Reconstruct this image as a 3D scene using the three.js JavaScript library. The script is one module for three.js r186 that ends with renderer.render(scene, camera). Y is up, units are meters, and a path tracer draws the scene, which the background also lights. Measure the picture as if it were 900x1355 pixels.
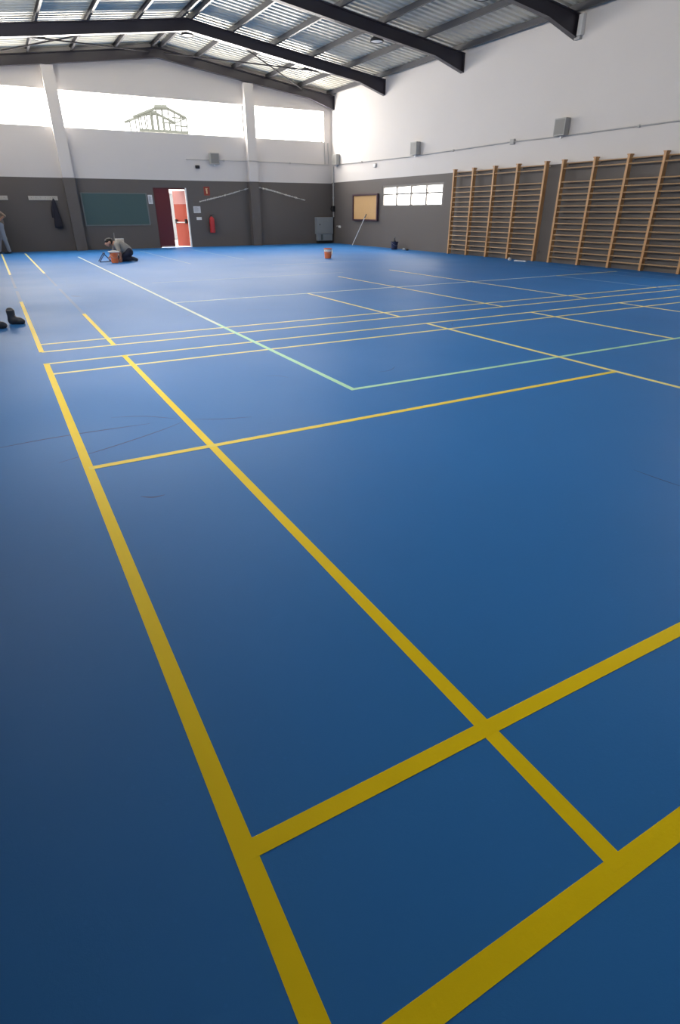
import * as THREE from 'three';
import { mergeGeometries } from 'three/addons/utils/BufferGeometryUtils.js';
import { RoundedBoxGeometry } from 'three/addons/geometries/RoundedBoxGeometry.js';
import { MarchingCubes } from 'three/addons/objects/MarchingCubes.js';
import { RectAreaLightUniformsLib } from 'three/addons/lights/RectAreaLightUniformsLib.js';

// ---------------------------------------------------------------- camera, sky, exposure
// metres; x = across the hall, y3 = up, -z = depth of the hall.  v(x, depth, height)
const v = (x, d, h) => new THREE.Vector3(x, h, -d);
const scene = new THREE.Scene();
const camera = new THREE.PerspectiveCamera(2 * Math.atan(677.5 / 750.54) * 180 / Math.PI, 900 / 1355, 0.05, 300);
const EYE = v(-0.1958, -0.366, 1.3581);
camera.position.copy(EYE);
camera.up.set(0.228647, 0.883255, -0.409366);
camera.lookAt(EYE.clone().add(new THREE.Vector3(0.427399, -0.468889, -0.772964)));
camera.updateMatrixWorld();

scene.background = new THREE.Color().setRGB(1.0, 0.985, 0.95);      // bright overcast white sky
scene.backgroundIntensity = 6.5;
const renderer = new THREE.WebGLRenderer({ antialias: true });
renderer.toneMapping = THREE.LinearToneMapping;
renderer.toneMappingExposure = 1.05;
renderer.shadowMap.enabled = true;
RectAreaLightUniformsLib.init();
// daylight entering through each strip of glass: [x0, x1, depth, facing into the hall]
const SKYLIGHT = 23.5, ADDED_BAYS = [1.65, 6.15, 10.65, 15.15, 19.67];     // unseen strip windows added in the near long wall for even light
function daylight(name, w, h, at, to, k = 1) {
  const l = new THREE.RectAreaLight(new THREE.Color().setRGB(1.0, 0.945, 0.875), SKYLIGHT * k, w, h); l.name = name;
  l.position.copy(at); l.lookAt(to); scene.add(l);
}
for (const [a, b] of [[-1.0, 2.68], [2.98, 10.05], [10.35, 13.72]]) daylight('window_daylight', b - a - 0.06, 1.04, v((a + b) / 2, 26.36, 4.62), v((a + b) / 2, 0, 4.62));
ADDED_BAYS.forEach((d, i) => daylight('added_side_daylight', 3.84, 1.04, v(-1.46, d, 4.62), v(20, d, 4.62), [0.12, 0.54, 0.56, 0.42, 0.42][i]));  // lights of the added unseen windows, strength set bay by bay
daylight('added_low_daylight', 3.9, 0.68, v(-1.46, 5.0, 1.885), v(20, 5.0, 1.885), 0.46);  // unseen window added to brighten the floor along the left wall
daylight('added_far_low_daylight', 3.9, 0.68, v(14.22, 4.6, 1.885), v(0, 4.6, 1.885), 1.1);  // unseen window added to brighten the right part of the floor
daylight('pane_window_daylight', 3.9, 0.68, v(14.22, 19.9, 1.885), v(0, 19.9, 1.885), 0.5);

// ---------------------------------------------------------------- dimensions of the hall
const XL = -1.3, XR = 14.1, YB = 26.2, YF = -5.1, XM = 6.7;     // left, right, back, front, ridge
const GREY = 2.47;                                              // top of the grey dado
const WT = 0.3;                                                 // wall thickness
const rafterTop = (x) => 6.68 - 0.13 * Math.abs(x - XM);
const PURLIN = 0.15;

// ---------------------------------------------------------------- helpers
let seed = 20240607;
const rnd = () => { seed = (seed * 1664525 + 1013904223) >>> 0; return seed / 4294967296; };
const names = new Map();
function numbered(n) { const k = names.get(n) ?? 0; names.set(n, k + 1); return k ? n + '_' + String(k).padStart(3, '0') : n; }
function thing(name, label, category, base = [0, 0, 0], group) {
  const o = new THREE.Group(); o.name = numbered(name); o.position.copy(v(...base)); scene.add(o);
  o.userData = { label, category }; if (group) o.userData.group = group;
  return o;
}
function structure(name, label, base = [0, 0, 0]) {
  const o = new THREE.Group(); o.name = numbered(name); o.position.copy(v(...base)); scene.add(o);
  o.userData = { kind: 'structure', label }; return o;
}
function worldOf(o) { const p = new THREE.Vector3(); for (let q = o; q && q !== scene; q = q.parent) p.add(q.position); return p; }
// geometry is given in hall coordinates and moved into the parent's own
function part(parent, name, geo, mat, label) {
  const w = worldOf(parent); geo.translate(-w.x, -w.y, -w.z);
  const m = new THREE.Mesh(geo, mat); m.name = name; m.castShadow = m.receiveShadow = true;
  if (label) m.userData.label = label; parent.add(m); return m;
}
function metreUV(g) {                                           // uv in metres, by the way each face points
  if (g.index) g = g.toNonIndexed();
  const p = g.attributes.position, uv = new Float32Array(p.count * 2), a = new THREE.Vector3(), b = new THREE.Vector3(), c = new THREE.Vector3();
  for (let i = 0; i < p.count; i += 3) {
    a.fromBufferAttribute(p, i); b.fromBufferAttribute(p, i + 1); c.fromBufferAttribute(p, i + 2);
    const n = b.clone().sub(a).cross(c.clone().sub(a)), ax = Math.abs(n.x), ay = Math.abs(n.y), az = Math.abs(n.z);
    [a, b, c].forEach((q, k) => {
      const [s, t] = ay >= ax && ay >= az ? [q.x, -q.z] : ax >= az ? [-q.z, q.y] : [q.x, q.y];
      uv[(i + k) * 2] = s; uv[(i + k) * 2 + 1] = t;
    });
  }
  g.setAttribute('uv', new THREE.BufferAttribute(uv, 2)); return g;
}
function box(x0, x1, d0, d1, h0, h1) {
  const g = new THREE.BoxGeometry(Math.abs(x1 - x0), Math.abs(h1 - h0), Math.abs(d1 - d0));
  g.translate((x0 + x1) / 2, (h0 + h1) / 2, -(d0 + d1) / 2); return metreUV(g);
}
function rbox(x0, x1, d0, d1, h0, h1, r = 0.01, seg = 2) {
  const g = new RoundedBoxGeometry(Math.abs(x1 - x0), Math.abs(h1 - h0), Math.abs(d1 - d0), seg, r);
  g.translate((x0 + x1) / 2, (h0 + h1) / 2, -(d0 + d1) / 2); return g;
}
const shapeOf = (pts, holes = []) => {
  const s = new THREE.Shape(pts.map(([a, b]) => new THREE.Vector2(a, b)));
  for (const [a0, a1, b0, b1] of holes) s.holes.push(new THREE.Path([[a0, b0], [a0, b1], [a1, b1], [a1, b0]].map(([a, b]) => new THREE.Vector2(a, b))));
  return s;
};
// outline in (x, height), thickness between two depths
function slabX(pts, d0, d1, holes) {
  const g = new THREE.ExtrudeGeometry(shapeOf(pts, holes), { depth: d1 - d0, bevelEnabled: false });
  g.translate(0, 0, -d1); return metreUV(g);
}
// outline in (depth, height), thickness between two x
function slabY(pts, x0, x1, holes) {
  const g = new THREE.ExtrudeGeometry(shapeOf(pts, holes), { depth: x1 - x0, bevelEnabled: false });
  g.applyMatrix4(new THREE.Matrix4().makeBasis(new THREE.Vector3(0, 0, -1), new THREE.Vector3(0, 1, 0), new THREE.Vector3(1, 0, 0)));
  g.translate(x0, 0, 0); return metreUV(g);
}
function rod(a, b, r, r2 = r, seg = 10) {                       // a, b: [x, depth, height]
  const A = v(...a), B = v(...b), d = B.clone().sub(A), g = new THREE.CylinderGeometry(r2, r, d.length(), seg);
  g.translate(0, d.length() / 2, 0);
  g.applyQuaternion(new THREE.Quaternion().setFromUnitVectors(new THREE.Vector3(0, 1, 0), d.clone().normalize()));
  g.translate(A.x, A.y, A.z); return g;
}
function tube(pts, r, seg = 24, rs = 6) {
  return new THREE.TubeGeometry(new THREE.CatmullRomCurve3(pts.map((p) => v(...p))), seg, r, rs, false);
}
function lathe(profile, at, seg = 28) {                          // profile [[radius, height]...]
  const g = new THREE.LatheGeometry(profile.map(([r, h]) => new THREE.Vector2(r, h)), seg);
  const p = v(...at); g.translate(p.x, p.y, p.z); return g;
}
const merge = (...gs) => mergeGeometries(gs.map((g) => { const q = g.index ? g.toNonIndexed() : g; if (!q.attributes.uv) q.setAttribute('uv', new THREE.BufferAttribute(new Float32Array(q.attributes.position.count * 2), 2)); return q; }));

// ---------------------------------------------------------------- procedural textures
function noiseGrid(n) { const a = new Float32Array(n * n); for (let i = 0; i < a.length; i++) a[i] = rnd(); return a; }
const G64 = noiseGrid(64);
function vnoise(x, y, period) {                                  // periodic value noise
  const xi = Math.floor(x), yi = Math.floor(y), fx = x - xi, fy = y - yi, sx = fx * fx * (3 - 2 * fx), sy = fy * fy * (3 - 2 * fy);
  const at = (a, b) => G64[((((b % period) + period) % period) & 63) * 64 + ((((a % period) + period) % period) & 63)];
  const t = at(xi, yi) * (1 - sx) + at(xi + 1, yi) * sx, u = at(xi, yi + 1) * (1 - sx) + at(xi + 1, yi + 1) * sx;
  return t * (1 - sy) + u * sy;
}
function fbm(x, y, base, oct) { let s = 0, a = 0.5, t = 0, p = base; for (let o = 0; o < oct; o++) { s += a * vnoise(x * p, y * p, p); t += a; a *= 0.5; p *= 2; if (p > 64) break; } return s / t; }
function tex(w, h, fn, srgb, metresX = 1, metresY = metresX) {
  const d = new Uint8Array(w * h * 4);
  for (let j = 0; j < h; j++) for (let i = 0; i < w; i++) {
    const c = fn(i / w, j / h), k = (j * w + i) * 4;
    for (let q = 0; q < 3; q++) d[k + q] = Math.max(0, Math.min(255, Math.round(255 * (c.length ? c[q] : c))));
    d[k + 3] = 255;
  }
  const t = new THREE.DataTexture(d, w, h); t.wrapS = t.wrapT = THREE.RepeatWrapping; t.magFilter = THREE.LinearFilter; t.minFilter = THREE.LinearMipmapLinearFilter; t.generateMipmaps = true;
  if (srgb) t.colorSpace = THREE.SRGBColorSpace;
  t.repeat.set(1 / metresX, 1 / metresY); t.needsUpdate = true; return t;
}
const tone = (f, lo, hi) => lo + (hi - lo) * f;
const plasterTint = tex(512, 512, (x, y) => { const f = fbm(x, y, 4, 5); const g = tone(f, 0.95, 1.0); return [g, g, g]; }, false, 5.3);
const plasterBump = tex(256, 256, (x, y) => fbm(x, y, 16, 3) * 0.6 + 0.4 * rnd(), false, 0.7);
const floorTint = tex(1024, 1024, (x, y) => {
  const a = fbm(x, y, 3, 5), b = fbm(x + 0.37, y + 0.11, 11, 3), s = rnd() > 0.9985 ? 0.1 : 0;
  const g = 0.87 + 0.1 * a + 0.05 * b + s; return [g * (0.97 + 0.05 * b), g, g * (1.01 - 0.03 * a)];
}, false, 7.7);
const floorRough = tex(512, 512, (x, y) => { const g = 0.76 + 0.2 * (fbm(x, y, 4, 5) - 0.2); return [g, g, g]; }, false, 5.9);
const floorBump = tex(256, 256, (x, y) => 0.5 * fbm(x, y, 32, 2) + 0.5 * rnd(), false, 0.25);
const woodGrain = tex(256, 256, (x, y) => { const f = fbm(x, y * 0.25, 16, 3), r = 0.5 + 0.5 * Math.sin(40 * x + 9 * fbm(x, y * 0.25, 4, 3)); const g = 0.78 + 0.16 * f + 0.08 * r; return [g, g * 0.985, g * 0.96]; }, false, 0.4, 1.6);
const zinc = tex(256, 256, (x, y) => { const g = 0.86 + 0.14 * fbm(x, y, 8, 4); return [g, g, g]; }, false, 1.3);
const corkTint = tex(256, 256, (x, y) => { const f = fbm(x, y, 32, 2), s = rnd(); const g = 0.8 + 0.2 * f - (s > 0.94 ? 0.15 : 0); return [g, g * 0.99, g * 0.96]; }, false, 0.35);
const clothBump = tex(128, 128, (x, y) => 0.5 + 0.5 * Math.sin(x * 201) * Math.sin(y * 201), false, 0.1);

const lin = (r, g, b) => new THREE.Color().setRGB(r, g, b);
const std = (color, roughness, o = {}) => new THREE.MeshStandardMaterial({ color, roughness, metalness: 0, ...o });
const paint = (color, o) => new THREE.MeshPhysicalMaterial({ color, roughness: 0.64, roughnessMap: floorRough, specularIntensity: 0.29, ...o });
const M = {
  white: std(lin(0.64, 0.607, 0.585), 0.85, { map: plasterTint, bumpMap: plasterBump, bumpScale: 0.001 }),
  grey: std(lin(0.114, 0.1, 0.093), 0.7, { map: plasterTint, bumpMap: plasterBump, bumpScale: 0.001 }),
  floor: new THREE.MeshPhysicalMaterial({ color: lin(0.03, 0.186, 0.52), roughness: 0.64, specularIntensity: 0.29, map: floorTint, roughnessMap: floorRough, bumpMap: floorBump, bumpScale: 0.0003 }),
  yellow: paint(lin(0.95, 0.69, 0.002), { map: floorTint, bumpMap: floorBump, bumpScale: 0.0003 }),
  mint: paint(lin(0.46, 0.80, 0.55), { map: floorTint }),
  lemon: paint(lin(0.92, 0.74, 0.10), { map: floorTint }),
  glareYellow: paint(lin(0.88, 0.78, 0.30), { map: floorTint }),  // court yellow paled by distant floor glare mixed into the colour
  glareMint: paint(lin(0.66, 0.76, 0.68), { map: floorTint }),  // mint line whitened, far floor glare put into the colour
  paleBlue: paint(lin(0.20, 0.34, 0.52), { map: floorTint }),  // line white mixed into floor blue, low contrast
  faint: paint(lin(0.085, 0.21, 0.45), { map: floorTint }),  // line yellow blended to floor blue, glare wash-out put into the colour
  scuff: std(lin(0.008, 0.05, 0.17), 0.6),
  steel: std(lin(0.034, 0.031, 0.042), 0.32),
  rodSteel: std(lin(0.03, 0.028, 0.034), 0.85),
  purlin: std(lin(0.06, 0.06, 0.068), 0.4),
  sheet: std(lin(0.68, 0.66, 0.57), 0.42, { metalness: 0.3, map: zinc }),
  wood: std(lin(0.54, 0.30, 0.13), 0.45, { map: woodGrain }),
  rung: std(lin(0.46, 0.29, 0.15), 0.4, { map: woodGrain }),
  bracket: std(lin(0.5, 0.45, 0.38), 0.5),
  maroon: std(lin(0.115, 0.018, 0.024), 0.32),
  redDoor: std(lin(0.45, 0.055, 0.022), 0.45),
  palePane: std(lin(0.6, 0.27, 0.24), 0.5),
  whitePaint: std(lin(0.75, 0.74, 0.72), 0.5),
  jamb: std(lin(0.10, 0.02, 0.02), 0.5),
  black: std(lin(0.012, 0.012, 0.014), 0.5),
  darkFrame: std(lin(0.06, 0.028, 0.04), 0.5),
  cork: std(lin(0.56, 0.35, 0.16), 0.85, { map: corkTint }),
  alu: std(lin(0.16, 0.15, 0.14), 0.5, { metalness: 0.2 }),
  cabinet: std(lin(0.27, 0.29, 0.30), 0.5),
  cabinetDark: std(lin(0.10, 0.12, 0.12), 0.6),
  conduit: std(lin(0.42, 0.41, 0.40), 0.55),
  ventBox: std(lin(0.36, 0.355, 0.34), 0.6),
  ventGrille: std(lin(0.22, 0.215, 0.205), 0.6),
  board: std(lin(0.05, 0.095, 0.094), 0.6),
  boardFrame: std(lin(0.14, 0.16, 0.16), 0.5),
  paper: std(lin(0.72, 0.72, 0.72), 0.9),
  rail: std(lin(0.52, 0.50, 0.46), 0.6, { map: woodGrain }),
  jacket: std(lin(0.018, 0.018, 0.028), 0.95, { bumpMap: clothBump, bumpScale: 0.001 }),
  red: std(lin(0.42, 0.018, 0.022), 0.4),
  tinsel: std(lin(0.75, 0.74, 0.70), 0.3, { metalness: 0.4 }),
  orange: std(lin(0.72, 0.17, 0.055), 0.45),
  plasticWhite: std(lin(0.75, 0.76, 0.76), 0.4),
  navy: std(lin(0.018, 0.022, 0.07), 0.5),
  rubber: std(lin(0.035, 0.045, 0.06), 0.45),
  skin: std(lin(0.45, 0.24, 0.16), 0.6),
  hair: std(lin(0.012, 0.009, 0.009), 0.6),
  greyShirt: std(lin(0.30, 0.285, 0.26), 0.95, { bumpMap: clothBump, bumpScale: 0.001 }),
  darkTrousers: std(lin(0.02, 0.022, 0.04), 0.95),
  paleTrousers: std(lin(0.30, 0.33, 0.38), 0.95, { bumpMap: clothBump, bumpScale: 0.001 }),
  tanShirt: std(lin(0.22, 0.17, 0.13), 0.95, { bumpMap: clothBump, bumpScale: 0.001 }),
  concrete: std(lin(0.62, 0.60, 0.56), 0.9, { map: plasterTint }),
  outGrey: std(lin(0.20, 0.20, 0.21), 0.9, { map: plasterTint }),
  outFrame: std(lin(0.075, 0.08, 0.068), 0.8),
  render: std(lin(0.70, 0.69, 0.66), 0.9, { map: plasterTint }),
  lampRing: std(lin(0.03, 0.03, 0.035), 0.5),
  lampFace: std(lin(0.80, 0.80, 0.78), 0.35),
  glass: new THREE.MeshPhysicalMaterial({ color: 0xffffff, roughness: 0, transmission: 1, thickness: 0, ior: 1.5 }),
};

// ================================================================ THE ROOM
// floor with its painted lines
const floor = structure('floor', 'blue sports floor painted with yellow and mint court lines');
part(floor, 'floor_slab', box(XL - WT, XR + WT, YF - WT, YB + WT, -0.25, 0), M.floor, 'smooth blue synthetic sports floor');
let lineNo = 0;
function line(x0, d0, x1, d1, w, mat, label) {                    // a painted strip, a film under 2 mm thick
  const t = 0.0007 + 0.00012 * (lineNo++ % 9), k = w / 2;
  const along = Math.abs(x1 - x0) > Math.abs(d1 - d0);
  const g = along ? box(x0, x1, d0 - k, d0 + k, 0, t) : box(x0 - k, x0 + k, d0, d1, 0, t);
  return part(floor, 'court_line', g, mat, label);
}
const W = 0.05, h2 = W / 2;
// first court
line(-h2, 0, 13.42, 0, 0.058, M.yellow);
line(0, 0, 0, 6.12, 0.054, M.yellow); line(0.757, 0, 0.757, 6.12, W, M.yellow);
line(0, 0.462, 13.4, 0.462, W, M.yellow);
line(0, 3.09, 4.75, 3.09, W, M.lemon); line(8.66, 3.09, 13.4, 3.09, W, M.yellow);
line(4.73, 0, 4.73, 6.1, W, M.glareYellow); line(6.68, 3.79, 6.68, 6.1, W, M.glareYellow); line(8.68, 0, 8.68, 6.1, W, M.glareYellow);
line(0, 5.63, 13.4, 5.63, W, M.glareYellow); line(0, 6.1, 13.4, 6.1, W, M.glareYellow);
line(13.4, 0, 13.4, 6.1, W, M.glareYellow); line(12.65, 0, 12.65, 6.1, W, M.glareYellow);
// second court
line(0, 6.72, 13.4, 6.72, W, M.glareYellow); line(0.02, 7.16, 13.4, 7.16, W, M.glareYellow);
line(0, 6.72, 0, 11.2, W, M.yellow); line(0, 11.2, 0, 12.85, W, M.faint, 'yellow line nearly floor blue, glare wash-out painted into its colour');
line(0.757, 6.72, 0.757, 9.3, W, M.yellow); line(0.757, 9.3, 0.757, 12.85, W, M.faint, 'yellow line nearly floor blue, glare wash-out painted into its colour');
line(4.73, 6.72, 4.73, 9.78, W, M.glareYellow); line(6.72, 6.72, 6.72, 12.2, W, M.glareYellow); line(8.68, 6.72, 8.68, 13.0, W, M.glareYellow);
line(12.65, 6.72, 12.65, 12.85, W, M.faint); line(13.4, 6.72, 13.4, 12.85, W, M.faint); line(11.22, 9.78, 13.4, 9.78, W, M.glareYellow);
// the two long lines beyond, towards the window wall
line(0, 13.4, 0, 16.5, W, M.faint, 'yellow line nearly floor blue, glare wash-out painted into its colour'); line(0, 16.5, 0, 25.2, W, M.glareYellow);
line(0.757, 13.4, 0.757, 16.5, W, M.faint, 'yellow line nearly floor blue, glare wash-out painted into its colour'); line(0.757, 16.5, 0.757, 25.2, W, M.glareYellow);
line(4.73, 17.5, 4.73, 24.6, W, M.paleBlue); line(6.7, 18.4, 6.7, 24.6, W, M.paleBlue);
// the larger mint-green court
line(2.205, 3.79, 11.245, 3.79, W, M.mint); line(2.23, 3.79, 2.23, 7.4, W, M.mint); line(2.23, 7.4, 2.23, 22.3, W, M.glareMint, 'mint long line with whitening floor glare painted into its colour'); line(11.22, 3.79, 11.22, 9.8, W, M.paleBlue); line(2.23, 9.78, 11.22, 9.78, W, M.glareMint);
line(2.6, 13.0, 7.3, 13.0, W, M.paleBlue); line(6.6, 15.9, 9.6, 15.9, W, M.paleBlue);
// dark scuffs and skid marks
function scuff(pts, w) {
  const c = new THREE.CatmullRomCurve3(pts.map(([x, d]) => v(x, d, 0.0004))), n = 24, P = c.getSpacedPoints(n), pos = [], idx = [];
  P.forEach((p, i) => {
    const q = c.getTangentAt(i / n), k = w * (0.25 + 0.75 * Math.sin(Math.PI * (i + 0.5) / (n + 1))) / 2, s = new THREE.Vector3(-q.z, 0, q.x).multiplyScalar(k);
    pos.push(p.x + s.x, p.y, p.z + s.z, p.x - s.x, p.y, p.z - s.z);
    if (i < n) idx.push(2 * i, 2 * i + 2, 2 * i + 1, 2 * i + 1, 2 * i + 2, 2 * i + 3);
  });
  const g = new THREE.BufferGeometry(); g.setAttribute('position', new THREE.Float32BufferAttribute(pos, 3)); g.setIndex(idx); g.computeVertexNormals();
  g.setAttribute('uv', new THREE.BufferAttribute(new Float32Array(pos.length / 3 * 2), 2));
  const sc = part(floor, 'scuff_mark', g, M.scuff, 'dark skid mark on the blue floor'); sc.castShadow = false;
}
scuff([[-0.55, 3.72], [-0.2, 3.76], [0.15, 3.76], [0.5, 3.74]], 0.016);
scuff([[-0.15, 3.27], [0.2, 3.4], [0.55, 3.56], [0.72, 3.66]], 0.012);
scuff([[0.28, 4.02], [0.5, 3.93], [0.7, 3.75]], 0.01);
scuff([[0.8, 3.68], [1.0, 3.58], [1.2, 3.52]], 0.01);
scuff([[0.19, 2.55], [0.25, 2.51], [0.31, 2.51]], 0.014);
scuff([[2.82, 1.49], [2.83, 1.35], [2.85, 1.2]], 0.008);
scuff([[0.83, 11.6], [0.9, 11.5], [0.98, 11.45]], 0.05);
for (let i = 0; i < 10; i++) { const x = 0.6 + rnd() * 6, d = 4 + rnd() * 5, a = rnd() * 6.28, l = 0.1 + rnd() * 0.2; scuff([[x, d], [x + l * Math.cos(a), d + l * Math.sin(a)], [x + 2 * l * Math.cos(a + 0.3), d + 2 * l * Math.sin(a + 0.3)]], 0.008); }

// back wall (with the band of windows and the double door)
const roofUnder = (x) => rafterTop(x) + PURLIN + 0.035;
const WIN0 = 4.06, WIN1 = 5.18;
const bands = [[XL + 0.3, 2.68], [2.98, 10.05], [10.35, 13.72]];
const DX0 = 5.93, DX1 = 7.28, DH = 2.2;
function gableWall(name, label, d0, d1, door, winBands) {
  const w = structure(name, label, [XM, d0, 0]);
  const low = door ? [[XL - WT, 0], [DX0, 0], [DX0, DH], [DX1, DH], [DX1, 0], [XR + WT, 0], [XR + WT, GREY], [XL - WT, GREY]] : [[XL - WT, 0], [XR + WT, 0], [XR + WT, GREY], [XL - WT, GREY]];
  part(w, 'lower_wall', slabX(low, d0, d1), M.grey, 'dark grey painted lower wall');
  part(w, 'upper_wall', slabX([[XL - WT, GREY], [XR + WT, GREY], [XR + WT, roofUnder(XR + WT)], [XM, roofUnder(XM)], [XL - WT, roofUnder(XL - WT)]], d0, d1, winBands.map(([a, b]) => [a, b, WIN0, WIN1])), M.white, 'white plastered upper wall');
  return w;
}
const wallBack = gableWall('wall_back', 'window wall, white above and dark grey below', YB, YB + WT, true, bands);
gableWall('wall_front', 'end wall behind the courts, white above and dark grey below', YF - WT, YF, false, []);
// side walls
const sideTop = rafterTop(XR) + PURLIN + 0.03, leftTop = rafterTop(XL) + PURLIN + 0.03;
const wallRight = structure('wall_right', 'long wall with the wall bars, white above and dark grey below', [XR, 10, 0]);
const RW = { d0: 17.92, d1: 21.88, h0: 1.52, h1: 2.25 }, LW = { d0: 3.02, d1: 6.98 }, NW = { d0: 2.62, d1: 6.58 };
part(wallRight, 'lower_wall', slabY([[YF, 0], [YB, 0], [YB, GREY + 0.03], [YF, GREY + 0.03]], XR, XR + WT, [[RW.d0, RW.d1, RW.h0, RW.h1], [NW.d0, NW.d1, RW.h0, RW.h1]]), M.grey, 'dark grey painted lower wall');
part(wallRight, 'upper_wall', slabY([[YF, GREY + 0.03], [YB, GREY + 0.03], [YB, sideTop], [YF, sideTop]], XR, XR + WT), M.white, 'white plastered upper wall');
const wallLeft = structure('wall_left', 'long wall beside the first court, white above and dark grey below', [XL, 10, 0]);
part(wallLeft, 'lower_wall', slabY([[YF, 0], [YB, 0], [YB, GREY], [YF, GREY]], XL - WT, XL, [[LW.d0, LW.d1, RW.h0, RW.h1]]), M.grey);
part(wallLeft, 'upper_wall', slabY([[YF, GREY], [YB, GREY], [YB, leftTop], [YF, leftTop]], XL - WT, XL, ADDED_BAYS.map((d) => [d - 1.95, d + 1.95, WIN0, WIN1])), M.white);

// windows
function bandWindow(a, b, d, label) {
  const w = structure(`window_${++winNo}`, label, [(a + b) / 2, d, WIN0]);
  const f = 0.03;
  part(w, 'window_frame', merge(box(a, b, d, d + 0.05, WIN0, WIN0 + f), box(a, b, d, d + 0.05, WIN1 - f, WIN1), box(a, a + f, d, d + 0.05, WIN0 + f, WIN1 - f), box(b - f, b, d, d + 0.05, WIN0 + f, WIN1 - f)), M.whitePaint);
  const g = new THREE.PlaneGeometry(b - a - 2 * f, WIN1 - WIN0 - 2 * f); const c = v((a + b) / 2, d + 0.025, (WIN0 + WIN1) / 2); g.translate(c.x, c.y, c.z);
  part(w, 'pane', g, M.glass, 'clear glass pane');
}
let winNo = 0;
bandWindow(...bands[0], YB + 0.2, 'glazed strip window above the coat rails');
bandWindow(...bands[1], YB + 0.2, 'long glazed strip window between the two pilasters');
bandWindow(...bands[2], YB + 0.2, 'glazed strip window between the second pilaster and the corner');
ADDED_BAYS.forEach((d, i) => {
  const w = structure(`window_${++winNo}`, `unseen strip window added high in the long wall beside the yellow court, ${['first', 'second', 'third', 'fourth', 'fifth'][i]} from the end wall`, [XL, d, WIN0]), a = d - 1.95, b = d + 1.95, x0 = XL - 0.25, x1 = XL - 0.2, f = 0.03;
  part(w, 'window_frame', slabY([[a, WIN0], [b, WIN0], [b, WIN1], [a, WIN1]], x0, x1, [[a + f, b - f, WIN0 + f, WIN1 - f]]), M.whitePaint);
  const g = new THREE.PlaneGeometry(3.84, WIN1 - WIN0 - 2 * f); g.rotateY(Math.PI / 2); const c = v(XL - 0.225, d, (WIN0 + WIN1) / 2); g.translate(c.x, c.y, c.z); part(w, 'pane', g, M.glass, 'clear glass pane');
});
function paneWindow(label, d0, d1, x0, x1, XW) {
  const w = structure(`window_${++winNo}`, label, [XW, d0, RW.h0]);
  const f = 0.08, hm = (RW.h0 + RW.h1) / 2 + 0.05, n = 4, pw = (d1 - d0 - f * (n + 1)) / n;
  part(w, 'window_frame', slabY([[d0, RW.h0], [d1, RW.h0], [d1, RW.h1], [d0, RW.h1]], x0, x1,
    [...Array(n).keys()].flatMap((i) => { const a = d0 + f + i * (pw + f); return [[a, a + pw, RW.h0 + f * 0.5, hm - f * 0.3], [a, a + pw, hm + f * 0.3, RW.h1 - f]]; })), M.alu, 'grey metal frame with glazing bars');
  for (let i = 0; i < n; i++) for (const [b0, b1] of [[RW.h0 + f * 0.5, hm - f * 0.3], [hm + f * 0.3, RW.h1 - f]]) {
    const a = d0 + f + i * (pw + f), g = new THREE.PlaneGeometry(pw, b1 - b0); g.rotateY(XW > 5 ? -Math.PI / 2 : Math.PI / 2); const c = v((x0 + x1) / 2, a + pw / 2, (b0 + b1) / 2); g.translate(c.x, c.y, c.z);
    part(w, 'pane', g, M.glass, 'clear glass pane');
  }
  if (XW > 5) part(w, 'reveal_lining', merge(box(x1, XW + WT, d1 - 0.012, d1, RW.h0 + 0.012, RW.h1), box(x1, XW + WT, d0, d1, RW.h0, RW.h0 + 0.012)), M.whitePaint, 'white painted outer reveal');
}
paneWindow('eight-pane metal window between the cork board and the wall bars', RW.d0, RW.d1, XR + 0.01, XR + 0.08, XR);
paneWindow('unseen eight-pane metal window added in the bar wall past the wall bars, away from the window wall', NW.d0, NW.d1, XR + 0.01, XR + 0.08, XR);
paneWindow('unseen eight-pane metal window added in the long wall beside the yellow court', LW.d0, LW.d1, XL - 0.28, XL - 0.21, XL);

// pilasters of the window wall
function pilaster(x, n, label) {
  const p = structure(`trim_${n}`, label, [x, YB, 0]);
  const g = (h0, h1) => slabX([[x - 0.2, h0], [x + 0.2, h0], [x + 0.2, h1], [x - 0.2, h1]], YB - 0.25, YB);
  part(p, 'lower_shaft', g(0, GREY), M.grey); part(p, 'upper_shaft', g(GREY, rafterTop(x) - 0.34), M.white);
  part(p, 'window_post', box(x - 0.15, x + 0.15, YB, YB + 0.3, WIN0, WIN1), M.white);
}
pilaster(2.83, 1, 'pilaster beside the green chalkboard, white above and grey below');
pilaster(10.2, 2, 'pilaster between the tinsel garlands, white above and grey below');

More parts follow.
